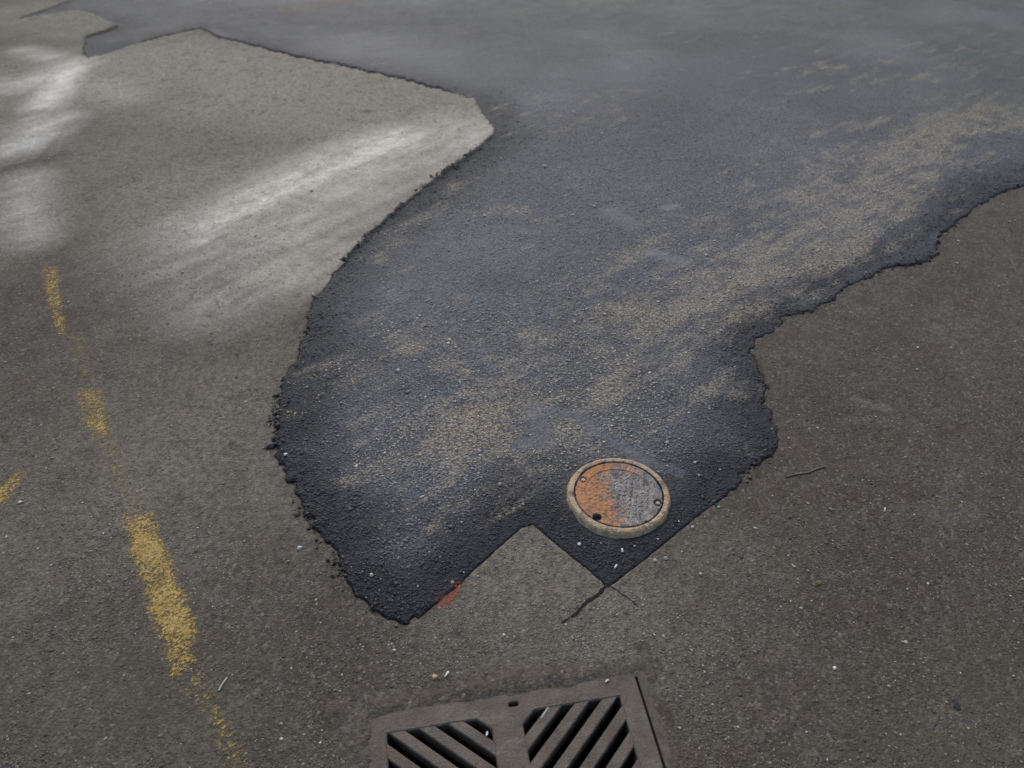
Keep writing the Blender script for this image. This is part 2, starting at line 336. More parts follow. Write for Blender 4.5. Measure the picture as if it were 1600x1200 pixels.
# ------------------------------------------------------------------ drain grate in its frame
m_iron, nt, b = mat('weathered_iron'); n = N(nt); o = n.obj()
f1 = n.noise(o, 14, 5, .65); f2 = n.noise(o, 90, 4, .65)
col = n.mix(n.ramp(f1, [(.35,0),(.65,1)]), (.064,.047,.034), (.112,.090,.068))
col = n.mix(n.ramp(f2, [(.50,0),(.72,.8)]), col, (.120,.080,.050))
col = n.mix(n.ramp(n.noise(o, 30, 5, .7), [(.52,0),(.66,.85)]), col, (.125,.108,.086))
col = n.mix(n.ramp(n.noise(o, 9, 5, .7), [(.35,.6),(.5,0)]), col, (.050,.036,.027))
col = n.mix(n.ramp(f2, [(.28,.6),(.42,0)]), col, (.035,.030,.027))
n.lk(col, b.inputs['Base Color']); n.lk(n.ramp(f2, [(.3,.55),(.7,.8)]), b.inputs['Roughness']); b.inputs['Metallic'].default_value = .15
n.lk(n.bump(n.math('ADD', f2, n.noise(o, 300, 3)), .0026, 1), b.inputs['Normal'])
m_frame = simple_mat('dirty_frame_iron', (.058,.046,.034), (.098,.082,.063), 40, .85, .0018, .3)

def plate(loops_outer, holes, z_top, z_bot, ch=.0025):
    """flat plate with chamfered holes; loops are lists of (x, y), outer ccw, holes any"""
    def off(loop, d):
        L = len(loop); r = []
        for i in range(L):
            p0 = Vector(loop[i-1]); p1 = Vector(loop[i]); p2 = Vector(loop[(i+1) % L])
            a = (p1-p0).normalized(); c = (p2-p1).normalized()
            na = Vector((a.y, -a.x)); nc = Vector((c.y, -c.x)); m = (na+nc); m = m/max(m.length_squared/2, .3)
            r.append(tuple(p1+m*d))
        return r
    def ccw(l):
        A = sum(l[i-1][0]*l[i][1]-l[i][0]*l[i-1][1] for i in range(len(l))); return l if A > 0 else l[::-1]
    outer = ccw(loops_outer); holes = [ccw(h) for h in holes]
    tl = [off(outer, -ch)] + [off(h, ch) for h in holes]        # loops on the top face
    pts = []; edges = []
    for l in tl:
        s = len(pts); pts += [Vector(p) for p in l]; edges += [(s+i, s+(i+1) % len(l)) for i in range(len(l))]
    v, e, f, *_ = delaunay_2d_cdt(pts, edges, [], 0, 1e-7)
    bm = bmesh.new(); vt = [bm.verts.new((p.x, p.y, z_top)) for p in v]
    def pin(x, y, l): return bool(inside(np.array([x]), np.array([y]), l)[0])
    for t in f:
        cx = sum(v[i].x for i in t)/3; cy = sum(v[i].y for i in t)/3
        if pin(cx, cy, tl[0]) and not any(pin(cx, cy, h) for h in tl[1:]): bm.faces.new([vt[i] for i in t])
    for top, full in zip(tl, [outer]+holes):
        L = len(top)
        rings = [[bm.verts.new((p[0], p[1], z)) for p in l] for l, z in ((top, z_top), (full, z_top-ch), (full, z_bot))]
        for a, c in zip(rings, rings[1:]):
            for i in range(L): bm.faces.new([a[i], a[(i+1) % L], c[(i+1) % L], c[i]])
    bmesh.ops.remove_doubles(bm, verts=bm.verts, dist=1e-6); return bm
def clip_rect(poly, x0, x1, y0, y1):
    for ax, lim, sgn in ((0, x0, 1), (0, x1, -1), (1, y0, 1), (1, y1, -1)):
        out = []
        for i in range(len(poly)):
            a, c = poly[i-1], poly[i]; da = (a[ax]-lim)*sgn; dc = (c[ax]-lim)*sgn
            if (da >= 0) != (dc >= 0):
                t = da/(da-dc); out.append((a[0]+t*(c[0]-a[0]), a[1]+t*(c[1]-a[1])))
            if dc >= 0: out.append(c)
        poly = out
        if not poly: return []
    return poly
# local axes: x along GE (to the left in the photo), y along GN (towards the camera)
grz = math.atan2(GE[1], GE[0])
GH = .0018
grate = empty('drain_grate', (GA[0], GA[1], 0), grz)
tag(grate, 'square cast iron storm drain grate with diagonal slots, set in the asphalt', 'drain grate')
Q0, Q1, CL, ANG = .049, .256, -.120, math.radians(43)
def quad_open(mx, my):
    ca, sa = math.cos(ANG), math.sin(ANG)
    far = lambda o_: [(-o_*sa*1.0 - ca, o_*ca - sa), (-o_*sa + ca, o_*ca + sa)]
    L = far(CL); Hh = far(.24)
    pl = clip_rect([L[0], L[1], Hh[1], Hh[0]], Q0, Q1, Q0, Q1+.0)
    return [((GW-x) if mx else x, (GW-y) if my else y) for x, y in pl]
def rounded(cx, cy, w, h, r=.003, k=4):
    out = []
    for sx, sy, a0 in ((1,1,0),(-1,1,90),(-1,-1,180),(1,-1,270)):
        for i in range(k+1):
            a = math.radians(a0+90*i/k); out.append((cx+sx*(w/2-r)+r*math.cos(a), cy+sy*(h/2-r)+r*math.sin(a)))
    return out
GAP = .0045
outer = rounded(GW/2, GW/2, GW-2*GAP, GW-2*GAP, .006)
holes = [quad_open(a, c) for a in (0, 1) for c in (0, 1)] + [rounded(.268, .030, .020, .0085), rounded(GW-.268, GW-.030, .020, .0085)]
bm_obj('rim', plate(outer, holes, GH, -.035), m_iron, grate)
for mx in (0, 1):
    for my in (0, 1):
        for k in range(6):
            oc = -.092+.04*k; ca, sa = math.cos(ANG), math.sin(ANG); hw = .0112
            if k == 5: lo, hi = oc-hw, oc+hw
            lo, hi = oc-hw, oc+hw
            pl = clip_rect([(-lo*sa-ca, lo*ca-sa), (-lo*sa+ca, lo*ca+sa), (-hi*sa+ca, hi*ca+sa), (-hi*sa-ca, hi*ca-sa)], Q0-.004, Q1+.004, Q0-.004, Q1+.004)
            if len(pl) < 3: continue
            pl = [((GW-x) if mx else x, (GW-y) if my else y) for x, y in pl]
            bm_obj('bar', plate(pl, [], GH-.0015, -.03, .0022), m_iron, grate)
frame = bm_obj('grate_frame', plate([(-.026,-.026),(GW+.026,-.026),(GW+.026,GW+.026),(-.026,GW+.026)], [[(0,0),(GW,0),(GW,GW),(0,GW)]], .0010, -.06, .0012), m_frame)
frame.location = (GA[0], GA[1], 0); frame.rotation_euler = (0, 0, grz)
tag(frame, 'thin dirty iron frame around the storm drain grate', 'frame')
# silt packed over the joint along the far and left sides of the grate
m_silt = m_road
def height_patch(name, e0, e1, n0, n1, step, fn, m):
    ee = np.arange(e0, e1, step); nn = np.arange(n0, n1, step); E2, N2 = np.meshgrid(ee, nn)
    X = GA[0]+GE[0]*E2+GN[0]*N2; Y = GA[1]+GE[1]*E2+GN[1]*N2
    Z, k = fn(E2, N2, X, Y)
    id2 = np.arange(E2.size).reshape(E2.shape)
    qd = np.stack([id2[:-1,:-1], id2[1:,:-1], id2[1:,1:], id2[:-1,1:]], -1).reshape(-1, 4)
    qd = qd[k.ravel()[qd].any(1)]; us = np.unique(qd); r2 = np.full(E2.size, -1); r2[us] = np.arange(len(us))
    z0 = np.zeros(len(us))
    return quick_mesh(name, np.stack([X.ravel()[us], Y.ravel()[us], Z.ravel()[us]], -1), r2[qd], m, dict(brown=z0+.45, edge=z0, wet=z0, pale=z0+.05, greenish=z0))
def silt_fn(E2, N2, X, Y):
    far = np.exp(-((N2+.012)/.022)**2)*(.55+.75*sstep(.06,.10,E2)*(1-.8*sstep(.36,.39,E2)*(1-sstep(.47,.50,E2))))
    left = np.exp(-((E2-GW-.008)/.026)**2)*1.15
    rgt = np.exp(-((E2+.030)/.014)**2)*.75
    h = np.maximum(np.maximum(far, left), rgt)*(1.0+.7*fbm(X, Y, 40, 4, 77)) - .30
    return .0006 + .0062*h, h > -.12
silt = height_patch('road_silt', -.06, GW+.075, -.065, .42, .0035, silt_fn, m_silt)
silt['kind'] = 'stuff'; tag(silt, 'brown silt packed along the edges of the drain grate', 'silt')

# ------------------------------------------------------------------ round well cover
m_rust, nt, b = mat('rusted_cover_iron'); n = N(nt); o = n.obj()
f1 = n.noise(o, 38, 5, .7); f2 = n.noise(o, 160, 4, .65)
steel = n.mix(n.ramp(f1, [(.35,0),(.65,1)]), (.042,.037,.034), (.170,.160,.152))
steel = n.mix(n.ramp(f2, [(.30,.7),(.48,0)]), steel, (.040,.034,.030))
steel = n.mix(n.ramp(f1, [(.60,0),(.75,.6)]), steel, (.26,.19,.12))
rustc = n.mix(n.ramp(f2, [(.35,0),(.65,1)]), (.27,.105,.040), (.45,.215,.090))
rustc = n.mix(n.ramp(n.noise(o, 70, 4, .7), [(.34,.8),(.52,0)]), rustc, (.13,.065,.035))
rm_ = n.math('ADD', n.attr('rust'), n.math('MULTIPLY', n.math('SUBTRACT', f1, .5), 2.2)); rm_ = n.ramp(rm_, [(.30,0),(.95,1)])
tanc = n.mix(n.ramp(f2, [(.35,0),(.7,1)]), (.25,.175,.10), (.50,.39,.25)); tanc = n.mix(n.ramp(f1, [(.36,.8),(.52,0)]), tanc, (.17,.125,.085)); tanc = n.mix(n.ramp(n.noise(o, 24, 4, .6), [(.55,0),(.72,.8)]), tanc, (.42,.20,.075))
col = n.mix(rm_, steel, rustc)
tm = n.ramp(n.math('ADD', n.attr('tan'), n.math('MULTIPLY', n.math('SUBTRACT', f1, .5), 1.2)), [(.38,0),(.62,1)])
col = n.mix(tm, col, tanc)
n.lk(col, b.inputs['Base Color']); n.lk(n.mixf(n.math('MAXIMUM', rm_, tm), .46, .85), b.inputs['Roughness'])
n.lk(n.math('MULTIPLY', n.math('SUBTRACT', 1.0, n.math('MAXIMUM', rm_, tm)), .5), b.inputs['Metallic'])
n.lk(n.bump(n.math('ADD', f2, n.math('MULTIPLY', n.voro(o, 190), -.8)), .0022, 1), b.inputs['Normal'])
m_bolt = simple_mat('bolt_steel', (.10,.085,.07), (.30,.27,.24), 120, .5, .0006, .5, .4)

czb = float(surf_z(COV[0], COV[1])[0])
cover = empty('well_cover', (COV[0], COV[1], czb-.004))
tag(cover, 'small round bolted well cover, rust orange on its left, in the black asphalt patch', 'well cover')
def polar(name, radii, zfn, m, attrs_fn, parent, nseg=120, close_center=False):
    th = np.linspace(0, 2*np.pi, nseg, endpoint=False); R2 = np.array(radii)[:, None]*np.ones(nseg); T2 = np.ones(len(radii))[:, None]*th
    X, Y, Z = zfn(R2, T2)
    idp = np.arange(X.size).reshape(X.shape); nx = np.roll(idp, -1, 1)
    qd = np.stack([idp[:-1], idp[1:], nx[1:], nx[:-1]], -1).reshape(-1, 4)
    ob = quick_mesh(name, np.stack([X.ravel(), Y.ravel(), Z.ravel()], -1), qd, m, {k: v.ravel() for k, v in attrs_fn(X, Y, R2, T2).items()})
    ob.parent = parent; return ob
prof = [(.140,-.010),(.138,-.003),(.136,.004),(.1342,.010),(.1325,.0150),(.1305,.0183),(.128,.0200),(.124,.0203),(.120,.0200),(.1175,.0190),(.1165,.016),(.1160,.004),(.100,.002)]
pr = np.array(prof)
def ring_fn(R2, T2):
    i = np.arange(len(prof))[:, None]*np.ones(R2.shape[1]); cx, cy = np.cos(T2), np.sin(T2)
    low = np.clip((6-i)/6, 0, 1)
    wob = (.008*fbm(cx*.5+3, cy*.5, 5, 3, 91)+.0025*fbm(cx+3, cy, 9, 3, 93))*low
    # mortar spread wider on the side facing the camera
    wide = .004*low*np.clip(-np.sin(T2)+.1, 0, 1)
    rr = R2+wob+wide
    return rr*cx, rr*cy, pr[:, 1][:, None]+.0012*fbm(cx*2, cy*2, 12, 3, 95)*(i > 0)
def ring_at(X, Y, R2, T2):
    i = np.arange(len(prof))[:, None]*np.ones(R2.shape[1]); a = np.degrees(np.arctan2(Y, X))
    left = np.exp(-((np.abs(a)-180)/70)**2)
    rust = np.where(i >= 5, .20+.35*np.exp(-((np.abs((a+160+180) % 360-180))/40)**2)+.35*np.exp(-((a-85)/50)**2), .12+.2*np.exp(-((a+90)/50)**2))
    return dict(rust=rust, tan=np.where(i < 6, .85, np.where(i >= 10, .1, .60)))
polar('ring', pr[:, 0], ring_fn, m_rust, ring_at, cover)
def rel(u, v): 
    p = P(u, v, czb+.018); return p[0]-COV[0], p[1]-COV[1]
POCK = []
for (u, v) in ((908,746),(1025,783),(936,803)):
    x, y = rel(u, v); r = math.hypot(x, y); k = .1025/r; POCK.append((x*k, y*k))
def lid_fn(R2, T2):
    X, Y = R2*np.cos(T2), R2*np.sin(T2)
    Z = .0183 + 0*X
    Z = Z - .0022*sstep(.0895, .0875, R2) + .0010*sstep(.060, .03, R2)*0
    xa, ya = (X*.83+Y*.56)/.0105, (-X*.56+Y*.83)/.0105; Z = Z + .0013*sstep(.15, .5, np.cos(np.pi*xa)*np.cos(np.pi*ya))*(R2 < .083)
    Z = np.where(R2 > .1125, .0165, Z); Z = np.where(R2 > .1138, .003, Z)
    for k, (a, c) in enumerate(POCK):
        d = np.hypot(X-a, Y-c); Z = Z - (.0065 if k < 2 else .030)*(1-sstep(.0085, .0115, d))
    return X, Y, Z
def lid_at(X, Y, R2, T2):
    a = np.degrees(np.arctan2(Y, X)); r = R2/.115
    rust = 1.0*sstep(.022, -.060, X+.15*Y+.030*fbm(X, Y, 45, 3, 12)) + .60*np.exp(-((a-75)/45)**2)*sstep(.62, .8, r)
    rust = np.where(r < .97, rust, rust*.5); rust = np.where(np.hypot(X-POCK[2][0], Y-POCK[2][1]) < .0125, -1.0, rust)
    tan = .30*np.exp(-((a+55)/28)**2)*sstep(.5, .9, r) + .12
    return dict(rust=rust, tan=tan)
lid_r = np.concatenate([np.linspace(.0005, .0845, 90), np.linspace(.0855, .1120, 22), [.1126, .1137, .1139]])
lid = polar('lid', lid_r, lid_fn, m_rust, lid_at, cover, 320)
def hexbolt(r, h):
    bm = bmesh.new(); bmesh.ops.create_cone(bm, cap_ends=True, segments=6, radius1=r, radius2=r, depth=h)
    bmesh.ops.bevel(bm, geom=[e for e in bm.edges if all(v.co.z > 0 for v in e.verts)], offset=r*.18, segments=2, affect='EDGES')
    return bm
for (a, c) in POCK[:2]:
    bo = bm_obj('bolt', hexbolt(.0062, .007), m_bolt, cover); bo.location = (a, c, .0145)

# ------------------------------------------------------------------ worn paint, as flakes lying on the road
def paint_mat(name, c1, c2, dirt):
    m, nt, b = mat(name); n = N(nt); o = n.obj()
    f2 = n.noise(o, 150, 4, .7); f1 = n.noise(o, 22, 4); f3 = n.noise(o, 420, 2, .6); dif = n.noise(n.mapping(n.mapping(o, rot=(0, 0, math.radians(-38))), scale=(1, 3.2, 1)), 42, 4, .68)
    col = n.mix(n.ramp(f1, [(.3,0),(.7,1)]), c1, c2); col = n.mix(n.ramp(f2, [(.36,.8),(.58,0)]), col, dirt); col = n.mix(n.ramp(f3, [(.36,.55),(.52,0)]), col, dirt)
    n.lk(col, b.inputs['Base Color']); b.inputs['Roughness'].default_value = .8; b.inputs['Specular IOR Level'].default_value = .3
    n.lk(n.bump(n.math('ADD', n.noise(o, 60, 4, .65), n.math('MULTIPLY', f3, .45)), .0060, 1), b.inputs['Normal'])
    w = n.math('ADD', n.math('MULTIPLY', n.math('SUBTRACT', dif, .5), 2.4), n.math('ADD', n.math('MULTIPLY', n.math('SUBTRACT', f2, .5), 1.6), n.math('MULTIPLY', n.math('SUBTRACT', f3, .5), 1.2)))
    a = n.ramp(n.math('ADD', n.attr('cov'), w), [(.28,0),(.72,1)])
    tr = nt.nodes.new('ShaderNodeBsdfTransparent'); mx = nt.nodes.new('ShaderNodeMixShader'); out = [q for q in nt.nodes if q.type == 'OUTPUT_MATERIAL'][0]
    nt.links.new(a, mx.inputs[0]); nt.links.new(tr.outputs[0], mx.inputs[1]); nt.links.new(b.outputs[0], mx.inputs[2]); nt.links.new(mx.outputs[0], out.inputs[0])
    return m
m_yel = paint_mat('worn_yellow_paint', (.38,.245,.055), (.50,.34,.10), (.14,.10,.045))
m_redp = paint_mat('red_spray_paint', (.30,.060,.035), (.38,.10,.06), (.10,.05,.04))
def paint(name, poly_px, m, cover_f, step, seed, feather=.012, rise=.0009):
    q = np.array([P(*p) for p in poly_px]); x0, y0 = q.min(0)-.02; x1, y1 = q.max(0)+.02
    xs = np.arange(x0, x1, step); ys = np.arange(y0, y1, step); X, Y = np.meshgrid(xs, ys); sh = X.shape; X = X.ravel(); Y = Y.ravel()
    pl = [tuple(p) for p in q]; d = seg_dist(X, Y, pl, True); sdp = np.where(inside(X, Y, pl), d, -d)
    cv = cover_f*sstep(-feather*.8, feather, sdp + .008*fbm(X, Y, 30, 3, seed))*(1+.5*fbm(X, Y, 14, 2, seed+3)) - 1.2*(sdp < -.010)
    idp = np.arange(X.size).reshape(sh); Q = np.stack([idp[:-1,:-1], idp[:-1,1:], idp[1:,1:], idp[1:,:-1]], -1).reshape(-1, 4)
    Q = Q[(sdp[Q] > -.010).any(1)]; us = np.unique(Q); rr = np.full(X.size, -1); rr[us] = np.arange(len(us))
    return quick_mesh(name, np.stack([X[us], Y[us], surf_z(X[us], Y[us])+rise], -1), rr[Q], m, dict(cov=cv[us]), True)
G = 'worn yellow paint remnants on the old asphalt'
tag(paint('yellow_marking', [(106,524),(128,520),(150,600),(136,606)], m_yel, .20, .007, 18, .03), 'barely visible yellow traces between the thin streak and the faint blotch', 'road marking', G)
tag(paint('yellow_marking', [(150,690),(180,684),(222,800),(198,804)], m_yel, .18, .007, 19, .03), 'barely visible yellow traces between the faint blotch and the bold stripe', 'road marking', G)
tag(paint('yellow_marking', [(193,806),(240,803),(272,890),(306,985),(303,1035),(268,1058),(238,965),(208,880)], m_yel, .66, .0045, 11, .022), 'largest worn yellow stripe, bold, lower left on the old asphalt', 'road marking', G)
tag(paint('yellow_marking', [(66,416),(92,416),(96,468),(104,522),(94,524),(70,465)], m_yel, .46, .006, 12, .016), 'thin broken yellow paint streak nearest the pale damp patches', 'road marking', G)
tag(paint('yellow_marking', [(120,608),(160,606),(177,672),(152,692),(124,655)], m_yel, .42, .006, 13, .03), 'faint blotch of yellow paint between the thin streak and the bold stripe', 'road marking', G)
tag(paint('yellow_marking', [(-30,775),(0,758),(32,732),(40,742),(14,775),(-20,815)], m_yel, .50, .006, 14, .02), 'short slanted yellow paint trace cut by the left picture edge', 'road marking', G)
tag(paint('yellow_marking', [(275,1050),(315,1040),(350,1120),(390,1190),(365,1200),(320,1125)], m_yel, .27, .006, 15, .03), 'almost rubbed away yellow specks continuing below the bold stripe', 'road marking', G)
tag(paint('yellow_marking', [(430,16),(560,-4),(566,2),(440,22)], m_yel, .26, .012, 16, .03), 'far faint yellow line on the new asphalt at the top', 'road marking', G)
tag(paint('red_marking', [(680,946),(700,926),(722,909),(724,916),(704,938),(686,952)], m_redp, .85, .003, 17), 'small red spray paint smear at the near edge of the black patch', 'paint mark')

# ------------------------------------------------------------------ saw cut lines running out of the patch corner
m_crack = simple_mat('dirt_filled_crack', (.009,.008,.007), (.020,.017,.015), 90, .95, .001, .2)
def crack(name, pl_px, w0, w1, seed, label):
    q = [P(*p) for p in pl_px]; pts = []
    for a, c in zip(q, q[1:]):
        L = np.linalg.norm(c-a); k = max(2, int(L/.006))
        for i in range(k): pts.append(a+(c-a)*i/k)
    pts.append(q[-1]); pts = np.array(pts); M = len(pts); t = np.linspace(0, 1, M)
    d = np.gradient(pts, axis=0); d /= np.linalg.norm(d, axis=1)[:, None]; nn = np.stack([-d[:, 1], d[:, 0]], -1)
    pts = pts+nn*(.004*fbm(t*9, t*0, 1., 3, seed))[:, None]
    w = (w0+(w1-w0)*t)*(1+.6*fbm(t*40, t*0, 1., 2, seed+1))
    V = []
    for sgn in (-1, 1): V.append(np.concatenate([pts+sgn*nn*w[:, None]/2, np.zeros((M, 1))], 1))
    V = np.concatenate(V); V[:, 2] = surf_z(V[:, 0], V[:, 1])+.0011
    Q = np.array([[i, i+1, M+i+1, M+i] for i in range(M-1)])
    ob = quick_mesh(name, V, Q, m_crack, None, False); return tag(ob, label, 'crack')
crack('asphalt_crack', [(951,914),(930,932),(912,946),(896,962),(878,974)], .0100, .0045, 3, 'dark jagged crack running from the patch corner towards the drain grate')
crack('asphalt_crack', [(953,916),(975,930),(996,946)], .0032, .0018, 5, 'short hairline crack on the right of the patch corner')

# ------------------------------------------------------------------ loose stones, chips and bits
rnd = random.Random(4)
def stone_mesh(seed, sx, sy, sz, sub=2):
    bm = bmesh.new(); bmesh.ops.create_icosphere(bm, subdivisions=sub, radius=1.0); r = random.Random(seed)
    pl = [(Vector((r.gauss(0,1), r.gauss(0,1), r.gauss(0,1))).normalized(), r.uniform(.62, .95)) for _ in range(9)]
    for v in bm.verts:
        d = v.co.normalized(); k = 1.0
        for nrm, dd in pl:
            c = d.dot(nrm)
            if c > .01: k = min(k, dd/c)
        v.co = Vector((d.x*k*sx, d.y*k*sy, d.z*k*sz))
    return bm
def smat(name, c, var=.7, rough=.8): return simple_mat(name, tuple(x*var for x in c), c, 180, rough, .0008)
SM = dict(white=smat('white_chip', (.62,.60,.56)), cream=smat('cream_stone', (.46,.42,.34)), tan=smat('tan_stone', (.36,.29,.19)), yellow=smat('ochre_stone', (.46,.33,.13)),
          grey=smat('grey_stone', (.22,.21,.20)), teal=smat('teal_bit', (.10,.36,.28), .7, .4), olive=smat('olive_bit', (.12,.10,.02)), dark=smat('dark_bit', (.022,.026,.032)), pink=smat('pinkish_stone', (.42,.30,.25)))
STONES = [ # pixel, half sizes (mm), colour, label
 ((851,258),(11,9,7),'cream','pale stone high on the patch, nearest the point of the old asphalt'),
 ((757,336),(9,7,5),'cream','small cream stone on the left side of the patch, below the pale stone'),
 ((622,580),(8,7,5),'cream','lone cream stone on the left of the patch, halfway down'),
 ((447,714),(6,6,5),'white','white chip lodged in the dark left rim of the patch'),
 ((581,902),(6,5,5),'cream','cream stone near the lowest tip of the patch'),
 ((781,758),(5,6,4),'pink','pinkish chip on the patch to the left of the well cover'),
 ((875,691),(5,6,4),'tan','tan chip behind the well cover, to its left'),
 ((1042,692),(5,6,5),'cream','cream chip behind the well cover, to its right'),
 ((930,828),(4,8,4),'white','white sliver touching the front of the well cover'),
 ((905,852),(5,5,4),'white','squarish white chip in the patch corner in front of the well cover'),
 ((972,861),(3,7,3),'white','upper of two white slivers in the patch corner'),
 ((962,886),(3,7,3),'white','lower of two white slivers in the patch corner'),
 ((1023,876),(5,5,4),'cream','left stone of a pale pair on old asphalt beside the patch corner'),
 ((1040,873),(5,5,4),'pink','right stone of a pale pair on old asphalt beside the patch corner'),
 ((1082,824),(5,5,4),'cream','small stone on the right cut edge of the patch corner'),
 ((1298,796),(6,5,4),'grey','grey stone alone on the old asphalt at the right'),
 ((1241,885),(4,4,3),'tan','tan chip on the old asphalt right of the patch corner'),
 ((1304,1044),(4,5,3),'white','white chip on the old asphalt at the lower right'),
 ((1382,797),(2.5,7,2.5),'white','thin white splinter right of the grey stone'),
 ((679,1059),(7,6,5),'yellow','ochre pebble on the dirt above the drain grate'),
 ((698,1054),(3,9,3),'white','bright white splinter beside the ochre pebble'),
 ((948,1065),(3,6,3),'white','white splinter lying on the rim of the drain grate'),
 ((761,1147),(2.5,6,2.5),'white','tiny white splinter on the left bars of the drain grate'),
 ((1123,792),(4,5,3),'teal','tiny teal fragment on the right edge of the patch corner'),
 ((1280,910),(7,9,2.5),'olive','small olive leaf-like bit on the old asphalt'),
 ((1494,1104),(8,10,3),'dark','dark blue-grey lump near the lower right corner'),
 ((1233,683),(4,4,3),'pink','pinkish chip outside the right edge of the patch'),
 ((490,462),(9,8,6),'tan','tan stone caught in the ragged left rim of the patch'),
 ((783,243),(3,8,3),'white','thin white splinter just below the point of the old asphalt'),
 ((940,208),(3.5,9,3),'white','white splinter highest on the patch'),
]
for i, ((u, v), (a, c, h), colr, lab) in enumerate(STONES):
    p = P(u, v); z = float(surf_z(p[0], p[1])[0])
    e, nn_ = grate_loc(p[0], p[1])
    if -.02 < e < GW+.02 and -.02 < nn_ < GW+.02: z = GH - (.0015 if nn_ > .05 else 0)
    nm = {'teal':'plastic_fragment','olive':'leaf_fragment','dark':'asphalt_lump'}.get(colr, 'stone_splinter' if c/a > 1.8 else 'loose_stone')
    ob = bm_obj(nm, stone_mesh(100+i, a/1000, c/1000, h/1000), SM[colr], None, False)
    ob.location = (p[0], p[1], z+h/1000*.62); ob.rotation_euler = (rnd.uniform(-.2,.2), rnd.uniform(-.2,.2), rnd.uniform(-.9,.1))
    tag(ob, lab, {'teal':'fragment','olive':'leaf','dark':'asphalt lump'}.get(colr, 'stone'))
def twig(name, pl_px, r, m, label):
    pts = [P(*p) for p in pl_px]; cu = bpy.data.curves.new(name, 'CURVE'); cu.dimensions = '3D'; cu.bevel_depth = r; cu.bevel_resolution = 2; cu.use_fill_caps = True
    s = cu.splines.new('POLY'); s.points.add(len(pts)-1)
    for i, p in enumerate(pts):
        z = float(surf_z(p[0], p[1])[0])+r*.9; s.points[i].co = (p[0], p[1], z, 1); s.points[i].radius = 1-.35*i/len(pts)
    tmp = bpy.data.objects.new('tmp', cu); me = bpy.data.meshes.new_from_object(tmp); bpy.data.objects.remove(tmp)
    me.name = name; return tag(link(name, me, m), label, 'twig')
twig('twig', [(342,1079),(347,1070),(350,1066),(355,1059)], .0022, SM['cream'], 'thin pale twig on the old asphalt beside the bold yellow stripe')
m_tw = smat('brown_twig', (.16,.125,.095))
twig('twig', [(1290,728),(1276,732),(1262,738),(1245,740),(1228,744)], .0024, m_tw, 'brown twig lying on the old asphalt right of the patch')
# pale shard jammed in a slot of the grate
p = P(850, 1117); bmx = stone_mesh(77, .0022, .022, .004); sh = bm_obj('plastic_shard', bmx, smat('shard_white', (.55,.57,.57), .8, .4)); sh.location = (p[0]-.002, p[1], -.002); sh.rotation_euler = (.15, .25, math.radians(-33))
tag(sh, 'pale plastic shard caught in the shortest right slot of the drain grate', 'plastic shard')

# uncountable grit and rim crumbs
def scatter(name, X, Y, size, m, seed, label, cat, flat=.6):
    rng = np.random.default_rng(seed); M = len(X); Z = surf_z(X, Y)
    base = np.array([[1,0,0],[0,1,0],[-1,0,0],[0,-1,0],[0,0,1],[0,0,-1]], float)
    fc = [(0,1,4),(1,2,4),(2,3,4),(3,0,4),(1,0,5),(2,1,5),(3,2,5),(0,3,5)]
    V = base[None]*size[:, None, None]*rng.uniform(.55, 1.35, (M, 6, 3)); V = V+rng.uniform(-.25, .25, (M, 6, 3))*size[:, None, None]; V[:, :, 2] *= flat
    a = rng.uniform(0, 6.28, M); ca, sa = np.cos(a)[:, None], np.sin(a)[:, None]
    x = V[:, :, 0]*ca-V[:, :, 1]*sa; y = V[:, :, 0]*sa+V[:, :, 1]*ca
    V = np.stack([x+X[:, None], y+Y[:, None], V[:, :, 2]+(Z+size*flat*.45)[:, None]], -1).reshape(-1, 3)
    F = (np.arange(M)[:, None, None]*6+np.array(fc)[None]).reshape(-1, 3)
    me = bpy.data.meshes.new(name); me.vertices.add(len(V)); me.vertices.foreach_set('co', V.astype(np.float32).ravel())
    me.loops.add(F.size); me.loops.foreach_set('vertex_index', F.astype(np.int32).ravel()); me.polygons.add(len(F)); me.polygons.foreach_set('loop_start', np.arange(0, F.size, 3, dtype=np.int32))
    me.update(calc_edges=True); me.validate()
    ob = link(name, me, m); ob['kind'] = 'stuff'; return tag(ob, label, cat)
rng = np.random.default_rng(8)
def not_grate(X, Y):
    e, n_ = grate_loc(X, Y); k = ~((e > -.03) & (e < GW+.03) & (n_ > -.03) & (n_ < GW+.03)) & (np.hypot(X-COV[0], Y-COV[1]) > .15); return k
m_grit, nt, b = mat('pale_grit'); n = N(nt); o = n.obj(); wv = n.noise(o, 45, 2)
n.lk(n.mix(n.ramp(wv, [(.35,0),(.65,1)]), (.20,.18,.15), (.58,.54,.46)), b.inputs['Base Color']); b.inputs['Roughness'].default_value = .8
X, Y = rng.uniform(-2.4, 2.6, 3600), rng.uniform(.7, 4.6, 3600)
dens = .35+.65*(fbm(X, Y, 2.2, 3, 15) > 0); k = (rng.uniform(0, 1, X.size) < dens) & not_grate(X, Y) & (np.abs(X) < .75+.55*Y); X, Y = X[k], Y[k]
scatter('loose_grit', X, Y, rng.gamma(1.5, .0009, X.size)+.0008, m_grit, 3, 'fine pale grit sprinkled over the whole asphalt surface', 'grit')
